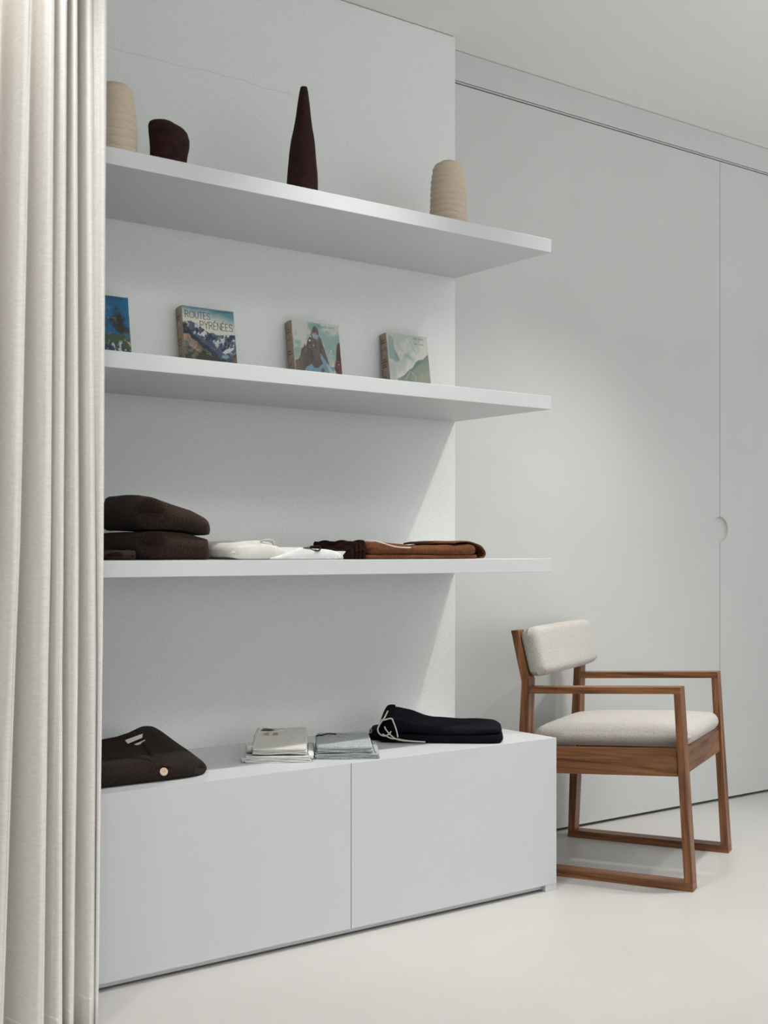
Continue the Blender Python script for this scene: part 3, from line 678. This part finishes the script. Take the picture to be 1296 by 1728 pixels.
book('blue book with fir tree and flowers, half hidden by the curtain', 117.5, 202, cover_flowers, SMK, 4)

# ------------------------------------------------------------------ clothes on the lowest shelf
Z3 = 1.0600
def wobble(x, y, s, a, seed=0): return a*noise.noise(Vector((x*s, y*s, seed)))
def rotfn(ox, oy, ang, z0):
    ca, sa = math.cos(ang), math.sin(ang)
    return lambda a, b, z: (ox+a*ca-b*sa, oy+a*sa+b*ca, z0+z)
g = 'brown wool sweaters stacked on the lowest shelf'
def sweater(label, ox, oy, ang, z0, topf, botf, W, D, r, seed):
    o = thing('folded_sweater', label, 'sweater', (ox, oy, z0), ang, g)
    def fn(a, b, z):
        q = .007*noise.noise(Vector((a*9, b*9, z*7+seed)))
        return (a+q, b+.008*noise.noise(Vector((a*7, seed, z*9))), z+.001)
    obj('knit_body', pillow_bm(W, D, topf, botf, r, fn, 44, 44, .42, 2.0), M['brown_knit'], o, smooth=True)
    return o
low_top = lambda a, b: .068+.005*math.sin(a*14+1)+wobble(a, b, 9, .003, 3)-.15*max(0, a-.12)
s1 = sweater('brown wool sweater folded at the bottom of the stack of two', 1.452, 2.915, 0.03, Z3, low_top, lambda a, b: 0.0, .230, .36, .038, 1)
upt = smooth_tab([(0, .166), (.03, .176), (.08, .160), (.15, .137), (.195, .113), (.24, .082)])
up_top = lambda a, b: upt(a)-.012*max(0, 1-b/.12)+wobble(a, b, 8, .006, 9)
s2 = sweater('brown wool sweater folded on top of the stack of two', 1.445, 2.913, 0.02, Z3, up_top, lambda a, b: .0745-.003*max(0, 1-a/.06)+.004*math.sin(a*14+1)-.12*max(0, a-.13)+.5*max(0, a-.205), .234, .355, .046, 5)
obj('sleeve', pillow_bm(.085, .27, lambda a, b: .026-.12*abs(a-.05)+wobble(a, b, 12, .004, 1), lambda a, b: 0, .024, lambda a, b, z: (-.085+a, .03+b-.3*abs(a-.05), z+.001), 16, 30, .6), M['brown_knit'], s1, smooth=True)

# off-white shirt
o = thing('folded_shirt', 'off-white collared shirt with a black cord loop, beside the brown sweaters', 'shirt', (1.70, 2.92, Z3))
ft = smooth_tab([(0, .030), (.02, .046), (.07, .050), (.12, .052), (.15, .046), (.19, .026), (.23, .022), (.4, .02)])
def shirt_top(a, b): return ft(a)*(1-.25*max(0, .05-b)/.05)+wobble(a, b, 16, .004, 2)
obj('shirt_body', pillow_bm(.235, .27, shirt_top, lambda a, b: .001+max(0, .03-a)*.3, .008, lambda a, b, z: (a, b+.006, z), 44, 30, .12), M['offwhite_cotton'], o, smooth=True)
ft2 = smooth_tab([(0, .002), (.03, .008), (.07, .020), (.10, .031), (.115, .0335), (.13, .031), (.16, .028), (.20, .027), (.225, .024), (.24, .021), (.27, .010), (.285, .006)])
obj('shirt_sleeve', pillow_bm(.262, .25, lambda a, b: ft2(a*1.105)+wobble(a, b, 15, .0022, 8)+.001, lambda a, b: 0.0, .006, lambda a, b, z: (.115+a, b-.012, z+.0005), 50, 26, .12), M['white_cotton'], o, smooth=True)
pth = crspline([(.105, .03, .050), (.118, .018, .0545), (.132, .016, .053), (.142, .02, .040), (.150, .03, .033), (.165, .05, .026), (.19, .07, .026)], 6)
obj('collar', tube_bm(pth, .0045, 8, flat=.5), M['offwhite_cotton'], o, smooth=True)
bm = box_bm(.226, .240, -.0145, -.012, .0105, .013)
obj('seam_tab', prism([(.339, .005), (.344, .004), (.362, .022), (.357, .0235)], -.0125, .12, lambda p, q, a: (p, a, q)), M['white_cotton'], o)
pts = crspline([(.212, -.006, .0295), (.222, -.009, .031), (.240, -.010, .031), (.256, -.011, .0255), (.268, -.012, .0235), (.276, -.012, .0285), (.275, -.012, .0345), (.266, -.012, .0375), (.252, -.011, .0375), (.238, -.010, .0345), (.224, -.009, .0325), (.214, -.006, .0315)], 6)
bm = tube_bm(pts, .0010, 6); tube_bm(crspline([(.256, -.0135, .0265), (.264, -.014, .0245), (.272, -.0135, .0275), (.2755, -.013, .033)], 5), .0022, 6, bm)
obj('cord_loop', bm, M['black_cord'], o, smooth=True, label='black elastic cord loop')

# rust brown trousers
o = thing('folded_trousers', 'rust brown trousers with a pale drawstring, right end of the lowest shelf', 'trousers', (2.096, 2.915, Z3))
tt = smooth_tab([(0, .050), (.04, .0525), (.08, .050), (.14, .045), (.22, .0405), (.30, .0415), (.36, .0455), (.395, .0475), (.42, .040), (.45, .024), (.475, .010)])
obj('lower_leg', pillow_bm(.44, .25, lambda a, b: .012+.004*math.sin(a*30)*0, lambda a, b: 0.0, .005, lambda a, b, z: (.045+a, b+.001, z+.0005), 50, 22, .05), M['brown_cotton'], o, smooth=True)
def leg_top(a, b):
    z = tt(a)-.003*(1-min(1, b/.03))
    z -= .0035*math.exp(-((b-.05-.14*a)/.014)**2)*min(1, a/.1)         # drag folds running along the leg
    return z+wobble(a, b, 14, .003, 1)
obj('upper_leg', pillow_bm(.425, .25, leg_top, lambda a, b: .0126+.0*a, .014, lambda a, b, z: (.052+a, b-.001+.004*math.sin(a*13), z), 60, 30, .05), M['brown_cotton'], o, smooth=True)
path = spl2([(.375, .0475), (.405, .0530), (.44, .0520), (.475, .0445), (.498, .031), (.507, .016), (.500, .0045), (.487, .0032)], 6)
obj('hem', sheet_bm(path, -.002, .25, .0042, lambda a, d, z: (a+.003*math.sin(d*30)-.002, d-.004*math.sin(a*9), max(z, .0006)), 20, .0025, 3), M['brown_cotton'], o, smooth=True)
# gathered elastic waistband: upright ruffles at the left end
bm = bmesh.new()
for k, (a0, w_, hh) in enumerate(((-.010, .016, .031), (.0055, .014, .041), (.019, .014, .050), (.0325, .017, .0535))):
    t = pillow_bm(w_, .245, lambda a, b: hh+.0025*math.sin(b*70+k*2), lambda a, b: 0.0, .0068, lambda a, b, z: (a0+a+.0015*math.sin(b*55+k), b+.002+.0015*k*0, z+.0005), 4, 24, .2)
    me_ = bpy.data.meshes.new('t'); t.to_mesh(me_); t.free(); bm.from_mesh(me_); bpy.data.meshes.remove(me_)
obj('waistband', bm, M['brown_dark'], o, smooth=True, label='dark gathered elastic waistband')
pts = crspline([(.052, .010, .053), (.062, .002, .0545), (.080, -.003, .0515), (.105, -.005, .0455), (.135, -.005, .0385), (.165, -.004, .0345), (.205, -.003, .0335)], 7)
obj('drawstring', tube_bm(pts, .0019, 7), M['cord'], o, smooth=True)

# ------------------------------------------------------------------ clothes on the cabinet
ZC0 = CT+.0004
# dark cardigan
W, D = .455, .30
CO = thing('folded_cardigan', 'dark brown cardigan with a pale horn button, folded on the cabinet', 'cardigan', (1.205, 2.925, ZC0))
back = smooth_tab([(0, .070), (.15, .075), (.24, .080), (.29, .085), (.33, .098), (.37, .112), (.40, .116), (.43, .104), (.455, .085)])
def card(a, b):
    t = min(max(b/D, 0), 1)
    h = (.048+.006*math.sin(a*9))*(1-t)+back(a)*t
    h -= .018*math.exp(-((a-.20)/.10)**2)*math.exp(-((b-.17)/.08)**2)      # dip of the neck opening
    h -= .034*max(0, (a-.37)/.085)**1.4*(1-.5*t)
    return h+wobble(a, b, 11, .004, 4)
def card_fn(a, b, z):
    return (a-.045*(b/D)*0, b, z)
obj('knit_body', pillow_bm(W, D, card, lambda a, b: 0.0, .022, card_fn, 60, 44, .22, 2.0), M['dark_knit'], CO, smooth=True)
def card_surf(a, b):
    """height of the rounded top at (a,b)"""
    ex = min(a, W-a); ey = min(b, D-b); r = .022
    kx = max(0, 1-ex/r); ky = max(0, 1-ey/r); zt = card(a, b); m = zt/2
    k = math.sqrt(max(0, 1-kx*kx-ky*ky)); return m+(zt-m)*k
def strip(path, wd, rib, lift, m, name, parent):
    """ribbed knit band laid on the cardigan along path of (a,b)"""
    pts = [Vector((p.x, p.y)) for p in crspline([(a, b, 0) for a, b in path], 40)]
    bm = bmesh.new(); rows = []; L = 0
    for i, p in enumerate(pts):
        t = (pts[min(i+1, len(pts)-1)]-pts[max(i-1, 0)]).normalized(); nn = Vector((-t.y, t.x))
        if i: L += (p-pts[i-1]).length
        rg = lift+rib*(math.sin(L/.0078*2*PI)*.5+.5)
        row = []
        for k, (o_, f) in enumerate(((-.5, -.004/.004), (-.45, .6), (-.25, 1), (0, 1), (.25, 1), (.45, .6), (.5, -1))):
            q = p+nn*wd*o_
            z = card_surf(min(max(q.x, .001), W-.001), min(max(q.y, .0015), D-.001))
            row.append(bm.verts.new((q.x, q.y-(.0012 if q.y < .02 else 0), z+(rg if f > 0 else -.002)*(abs(f)))))
        rows.append(row)
    for a, b in zip(rows, rows[1:]):
        for k in range(6): bm.faces.new((a[k], a[k+1], b[k+1], b[k]))
    return obj(name, bm, m, parent, smooth=True)
strip([(.299, .0016), (.2995, .006), (.300, .014), (.300, .03), (.306, .07), (.318, .115), (.330, .16), (.335, .21), (.32, .26)], .031, .0042, .0020, M['rib_knit'], 'ribbed_placket', CO)
strip([(.286, .004), (.283, .012), (.274, .03), (.262, .065), (.242, .10), (.215, .125), (.18, .14)], .030, .0038, .0016, M['rib_knit'], 'ribbed_placket', CO)
strip([(.05, .2), (.10, .235), (.16, .25), (.22, .262), (.28, .27), (.32, .262)], .03, .0020, .003, M['rib_knit'], 'neckband', CO)
# horn button standing on the front edge of the placket
c0 = P(274.5, 1302, 2.928)
bm = bmesh.new(); n = 24
def bp(r, a, h):   # button frame: faces the room and slightly upwards
    nrm = Vector((-.25, -.88, .42)).normalized(); s = nrm.cross(Vector((0, 0, 1))).normalized(); u = s.cross(nrm)
    return Vector((c0.x-1.205, c0.y-2.925-.006, c0.z-ZC0))+s*math.cos(a)*r+u*math.sin(a)*r+nrm*h
prof = [(.0105, 0), (.0108, .0015), (.0095, .0028), (.0075, .0022), (.0005, .0016)]
rings = [[bm.verts.new(bp(r, 2*PI*k/n, h)) for k in range(n)] for r, h in prof]
for a, b in zip(rings, rings[1:]):
    for k in range(n): bm.faces.new((a[k], a[(k+1) % n], b[(k+1) % n], b[k]))
bm.faces.new(rings[0][::-1]); bm.faces.new(rings[-1])
bt = obj('button', bm, M['horn'], CO, smooth=True, label='pale horn button')
bm = bmesh.new()
for dx in (-.0018, .0018):
    v = [bm.verts.new(bp(.0009, 2*PI*k/8, .0026)+ (bp(.0018, 0 if dx > 0 else PI, 0)-bp(0, 0, 0))) for k in range(8)]; bm.faces.new(v)
obj('thread', bm, M['black_label'], bt)
# two satin care labels in the neck
for k, (q0, q1, q2, q3) in enumerate((((211, 1249), (241, 1238), (240, 1245), (216, 1255)), ((226, 1256), (245, 1248), (245, 1254), (234, 1258)))):
    y = 3.115-.006*k; v = [P(a, b, y) for j, (a, b) in enumerate((q0, q1, q2, q3))]
    v = [p-Vector((1.205, 2.925, ZC0)) for p in v]
    bm = bmesh.new(); A = [bm.verts.new(p) for p in v]; B = [bm.verts.new(p+Vector((0, .0012, -.0004))) for p in v]
    bm.faces.new(A); bm.faces.new(B[::-1])
    for i in range(4): bm.faces.new((A[i], B[i], B[(i+1) % 4], A[(i+1) % 4]))
    obj('care_label', bm, M['label'], CO, label='white satin care label')

# folded tees
def tee(label, ox, oy, ang, z0, W, D, hf, hb, m, seed, group, plies=2, top=True, th=.0036, collar=True):
    o = thing('folded_tee_shirt', label, 'shirt', (ox, oy, z0), ang, group)
    fn = lambda a, b, z: (a+.002*noise.noise(Vector((z*200, b*12, seed))), b+.003*noise.noise(Vector((a*14, z*240, seed+2))), z)
    # lower plies: one band of cloth folded back and forth, its folds at the two ends
    pts = []; z = th*.55; step = th*1.32; side_ = 0
    e0, e1 = .004, W-.004
    for k in range(plies+1):
        a, b = (e0, e1) if k % 2 == 0 else (e1, e0)
        j = .006*math.sin(seed*3.1+k*2.3)
        pts += [(a+(b-a)*t+(j if t in (0,) and k == 0 else 0), z+.0006*math.sin(t*9+k+seed)) for t in (0, .12, .3, .5, .7, .88, 1)]
        s = 1 if b > a else -1
        if k < plies: pts += [(b+s*.0022, z+step*.5)]
        z += step
    obj('lower_plies', sheet_bm(spl2(pts, 4), .001, D, th, fn, 16, .0008, seed), m, o, smooth=True)
    zt = z-step+th*.55
    def tp(a, b):
        t = b/D; return zt+hf+(hb-hf)*t**1.3+wobble(a, b, 13, .0016, seed)-.004*math.exp(-((a-W*.38)/.05)**2)*math.exp(-((b-D*.9)/.05)**2)
    if top:
        obj('top_panel', pillow_bm(W, D, tp, lambda a, b: zt+.0002, min(.006, hf*.5), lambda a, b, z: (a+.003*noise.noise(Vector((b*14, seed, 0))), b, z), 34, 30, .05), m, o, smooth=True)
    return o, tp, zt
gw = 'off-white tee shirts stacked on the cabinet'
WA = math.radians(-34.2)
o1, tp1, z1 = tee('off-white tee shirt at the bottom of its stack of two', 1.811, 3.049, WA, ZC0, .190, .25, .005, .007, M['white_cotton'], 1, gw, plies=2)
ztw = z1+.0095
o2, tp2, z2 = tee('off-white tee shirt with gold neck print, topmost of its stack', 1.829, 3.040, WA, ZC0+ztw, .157, .245, .009, .036, M['offwhite_cotton'], 2, gw, plies=1)
def ringpts(cx, cy, rx, ry, tp, lift, a0=0, a1=360, n=28, dip=0):
    out = []
    for i in range(n+1):
        th = math.radians(a0+(a1-a0)*i/n); a = cx+rx*math.cos(th); b = cy+ry*math.sin(th)
        out.append(Vector((a, b, tp(a, b)+lift+dip*math.sin(th)*.5)))
    return out
def patch(bmx, cx, cy, w_, h_, tp, lift=.0008):
    v = [bmx.verts.new((cx+a, cy+b, tp(cx+a, cy+b)+lift)) for a, b in ((-w_/2, -h_/2), (w_/2, -h_/2), (w_/2, h_/2), (-w_/2, h_/2))]
    bmx.faces.new(v)
def along(tp, pts, lift, n=5): return [Vector((p.x, p.y, tp(p.x, min(p.y, .232))+lift+p.z)) for p in crspline(pts, n)]
obj('neck_band', tube_bm(along(tp2, [(.012, .180, -.003), (.013, .205, .002), (.022, .222, .004), (.036, .226, .003), (.050, .217, .0), (.064, .210, -.001), (.080, .212, .0), (.094, .208, -.001), (.101, .198, -.001), (.100, .190, -.004)], .0004), .0046, 8, flat=.6), M['offwhite_cotton'], o2, smooth=True)
obj('neck_fold', tube_bm(along(tp2, [(.010, .196, 0), (.028, .198, 0), (.046, .201, 0), (.064, .206, 0)], .0006), .0026, 8, flat=.6), M['offwhite_cotton'], o2, smooth=True)
bm = bmesh.new(); vs = [bm.verts.new((a, b, tp2(a, b)+.0045)) for a, b in ((.022, .201), (.050, .204), (.062, .208), (.050, .217), (.034, .228), (.020, .226))]; bm.faces.new(vs)  # flat patch: the shade inside the neck is put into its colour
obj('neck_opening', bm, mat('painted_neck_shade', (.16, .145, .12), .9), o2, label='shade painted as the inside of the neck')
bm = bmesh.new(); patch(bm, .044, .205, .013, .020, tp2, .0060); lb = obj('neck_label', bm, M['black_label'], o2, label='small black neck label')
bm = bmesh.new()
for dx in (-.003, .001, .004): patch(bm, .043+dx, .206, .0012, .008, tp2, .0066)
obj('label_lettering', bm, M['white_cotton'], lb)
def prints(o, tp, cx, cy, gap, w_, h_):
    for s in (-1, 1):
        bm = bmesh.new(); x = cx+s*gap/2
        patch(bm, x, cy, w_, h_, tp, .0010); q = obj('neck_print', bm, M['gold_print'], o, label='pale gold printed mark')
        bm = bmesh.new(); rr = random.Random(s)
        for i in range(3):
            patch(bm, x+(i-1)*w_*.27, cy+rr.uniform(-.15, .15)*h_, w_*.12, h_*.55, tp, .0016)
        obj('print_lettering', bm, M['ink'], q)
prints(o2, tp2, .049, .168, .027, .0165, .030)
# rolled sleeve edge at the left of the upper shirt, and the lower shirt's open neck
def crumple(par, a0, b0, w_, d_, h_, z0, m, sd):
    obj('sleeve_edge', pillow_bm(w_, d_, lambda a, b: h_+wobble(a, b, 70, h_*.35, sd), lambda a, b: 0, min(w_, h_)*.45, lambda a, b, z: (a0+a+wobble(b, z, 60, .005, sd), b0+b+wobble(a, z, 60, .004, sd+3), z0+z), 12, 20, .6), m, par, smooth=True)
crumple(o2, -.020, .030, .032, .075, .016, .001, M['offwhite_cotton'], 2)
crumple(o1, -.011, .004, .018, .030, .010, .001, M['white_cotton'], 5)
obj('tail_flap', pillow_bm(.018, .235, lambda a, b: .024-.25*a, lambda a, b: .013-.25*a, .004, lambda a, b, z: (.1785+a, b+.004, z), 10, 20, .2), M['white_cotton'], o1, smooth=True)

gg = 'light grey tee shirts stacked on the cabinet'
GA = math.radians(-34.0)
o3, tp3, z3 = tee('light grey tee shirt at the bottom of its stack of two', 2.004, 2.979, GA, ZC0, .186, .24, .003, .004, M['grey_jersey'], 4, gg, plies=2, th=.0033)
o4, tp4, z4 = tee('light grey tee shirt with dark neckband, topmost of its stack', 2.008, 2.980, GA, ZC0+z3+.006, .163, .235, .010, .018, M['grey_jersey'], 5, gg, plies=1, th=.0033)
obj('neck_opening', tube_bm(along(tp4, [(.002, .165, .0), (.010, .178, .001), (.018, .176, .001), (.024, .188, .001), (.034, .203, .001), (.050, .208, .001), (.062, .206, .0)], .0012), .0030, 6, flat=.7), M['black_label'], o4, smooth=True, label='dark inner neckband')
prints(o4, tp4, .058, .184, .030, .0135, .046)
obj('neck_band', tube_bm(along(tp4, [(.004, .178, .001), (.020, .200, .001), (.036, .216, .001), (.060, .222, .001), (.085, .220, .0), (.100, .212, -.001)], .0008), .0034, 8, flat=.5), M['grey_jersey'], o4, smooth=True)
obj('tail_flap', pillow_bm(.015, .22, lambda a, b: .020-.30*a, lambda a, b: .012-.3*a, .003, lambda a, b, z: (.172+a, b+.012, z), 8, 20, .2), M['grey_jersey'], o3, smooth=True)

# navy sweatpants
o = thing('folded_sweatpants', 'midnight navy sweatpants with cream drawstring, right end of the cabinet', 'trousers', (2.334, 3.120, ZC0), math.radians(-40.6))
nt_ = smooth_tab([(0, .050), (.012, .082), (.03, .090), (.06, .088), (.10, .078), (.14, .064), (.17, .058), (.25, .056), (.36, .052), (.385, .048)])
obj('lower_leg', pillow_bm(.395, .20, lambda a, b: .026+wobble(a, b, 12, .002, 3), lambda a, b: 0.0, .010, lambda a, b, z: (a-.004, b, z+.0006), 50, 26, .10), M['navy'], o, smooth=True)
def nv(a, b): return nt_(a)*(.80+.25*b/.2)+wobble(a, b, 13, .004, 6)+.0025*math.sin(a*60)*math.exp(-a/.03)
obj('upper_leg', pillow_bm(.388, .198, nv, lambda a, b: .0265+.003*math.sin(a*20), .017, lambda a, b, z: (a-.001-.012*max(0, (z-.06)/.03)*0, b+.001, z), 60, 30, .16), M['navy'], o, smooth=True)
# gathered waistband at the left end
bm = bmesh.new(); rows = []; n = 60
for i in range(n+1):
    t = i/n; b = .004+.19*t; rf = .0025*math.sin(t*PI*18)
    row = []
    for k in range(9):
        s = k/8; a = -.006+.052*s; z = nv(max(a, .012), b)*(.35+.65*math.sin(min(1, s*2.2)*PI/2))+.0015+rf*(1-.5*s)
        row.append(bm.verts.new((a, b, z)))
    rows.append(row)
for r0, r1 in zip(rows, rows[1:]):
    for k in range(8): bm.faces.new((r0[k], r0[k+1], r1[k+1], r1[k]))
q = obj('waistband', bm, M['navy'], o, smooth=True); mm = q.modifiers.new('t', 'SOLIDIFY'); mm.thickness = .004
obj('waistband_back', pillow_bm(.05, .13, lambda a, b: .040-.25*(.05-a)+wobble(a, b, 20, .003, 1), lambda a, b: .0, .010, lambda a, b, z: (a-.034, b+.05, z+.0006), 14, 22, .3), M['navy'], o, smooth=True)
bm = bmesh.new()
ctr = Vector((-.026, .055, .030)); n = 18
rg = [[bm.verts.new(ctr+Vector((0, -h, 0))+Vector((math.cos(2*PI*k/n)*r*.8, 0, math.sin(2*PI*k/n)*r*1.2))) for k in range(n)] for r, h in ((.0065, 0), (.0065, .002), (.003, .002), (.003, 0))]
for a, b in zip(rg, rg[1:]):
    for k in range(n): bm.faces.new((a[k], a[(k+1) % n], b[(k+1) % n], b[k]))
obj('eyelet', bm, M['brass'], o, smooth=True, label='small brass eyelet')
# drawstring: a bow hanging down the front of the waistband and lying on the cabinet top
mw = Matrix.Translation(Vector((2.334, 3.120, ZC0))) @ Matrix.Rotation(math.radians(-40.6), 4, 'Z'); mi = mw.inverted()
nv_front = Vector((-math.sin(math.radians(-40.6)), math.cos(math.radians(-40.6)), 0))
p0 = Vector((2.334, 3.120, 0))
def onfront(px, py, off):
    d = Fv+Rv*((px-648)/FPX)+Vector((0, 0, (HY-py)/FPX)); O = Vector((0, 0, H))
    t = (p0-nv_front*off-O).dot(nv_front)/d.dot(nv_front); return mi @ (O+d*t)
def cpt(x, y): return (600+x/4.629, 1160+y/4.625)
ds = bmesh.new()
A1 = [onfront(*cpt(x, y), f) for x, y, f in ((252, 184, -.012), (240, 208, -.004), (226, 236, .003), (206, 262, .006), (186, 292, .007), (174, 322, .008), (178, 350, .009), (200, 372, .010), (232, 378, .012), (258, 366, .013), (278, 343, .010))]
A2 = [onfront(*cpt(x, y), f) for x, y, f in ((190, 256, .004), (222, 254, .008), (262, 244, .008), (284, 246, .007), (298, 276, .006), (312, 312, .006), (324, 356, .007), (330, 390, .008))]
A3 = [onfront(*cpt(x, y), f) for x, y, f in ((226, 306, .006), (240, 334, .009), (268, 366, .011), (300, 394, .012))]
tube_bm(crspline(A1, 6), .0024, 8, ds); tube_bm(crspline(A2, 6), .0024, 8, ds)
def tail(x, y, off):
    p = onfront(*cpt(x, y), off); p.z = max(p.z, .0030); return p
e = [tail(x, y, f) for x, y, f in ((330, 408, .012), (370, 416, .012), (430, 421, .012), (500, 424, .012), (545, 426, .012))]
tube_bm(crspline(A3+e, 6), .0022, 8, ds)
e2 = [onfront(*cpt(x, y), f) for x, y, f in ((210, 364, .011), (240, 380, .012), (280, 398, .012))]+[tail(x, y, f) for x, y, f in ((330, 404, .017), (380, 413, .018), (440, 420, .018), (505, 424, .018))]
tube_bm(crspline(e2, 6), .0022, 8, ds)
obj('drawstring', ds, M['cord'], o, smooth=True)
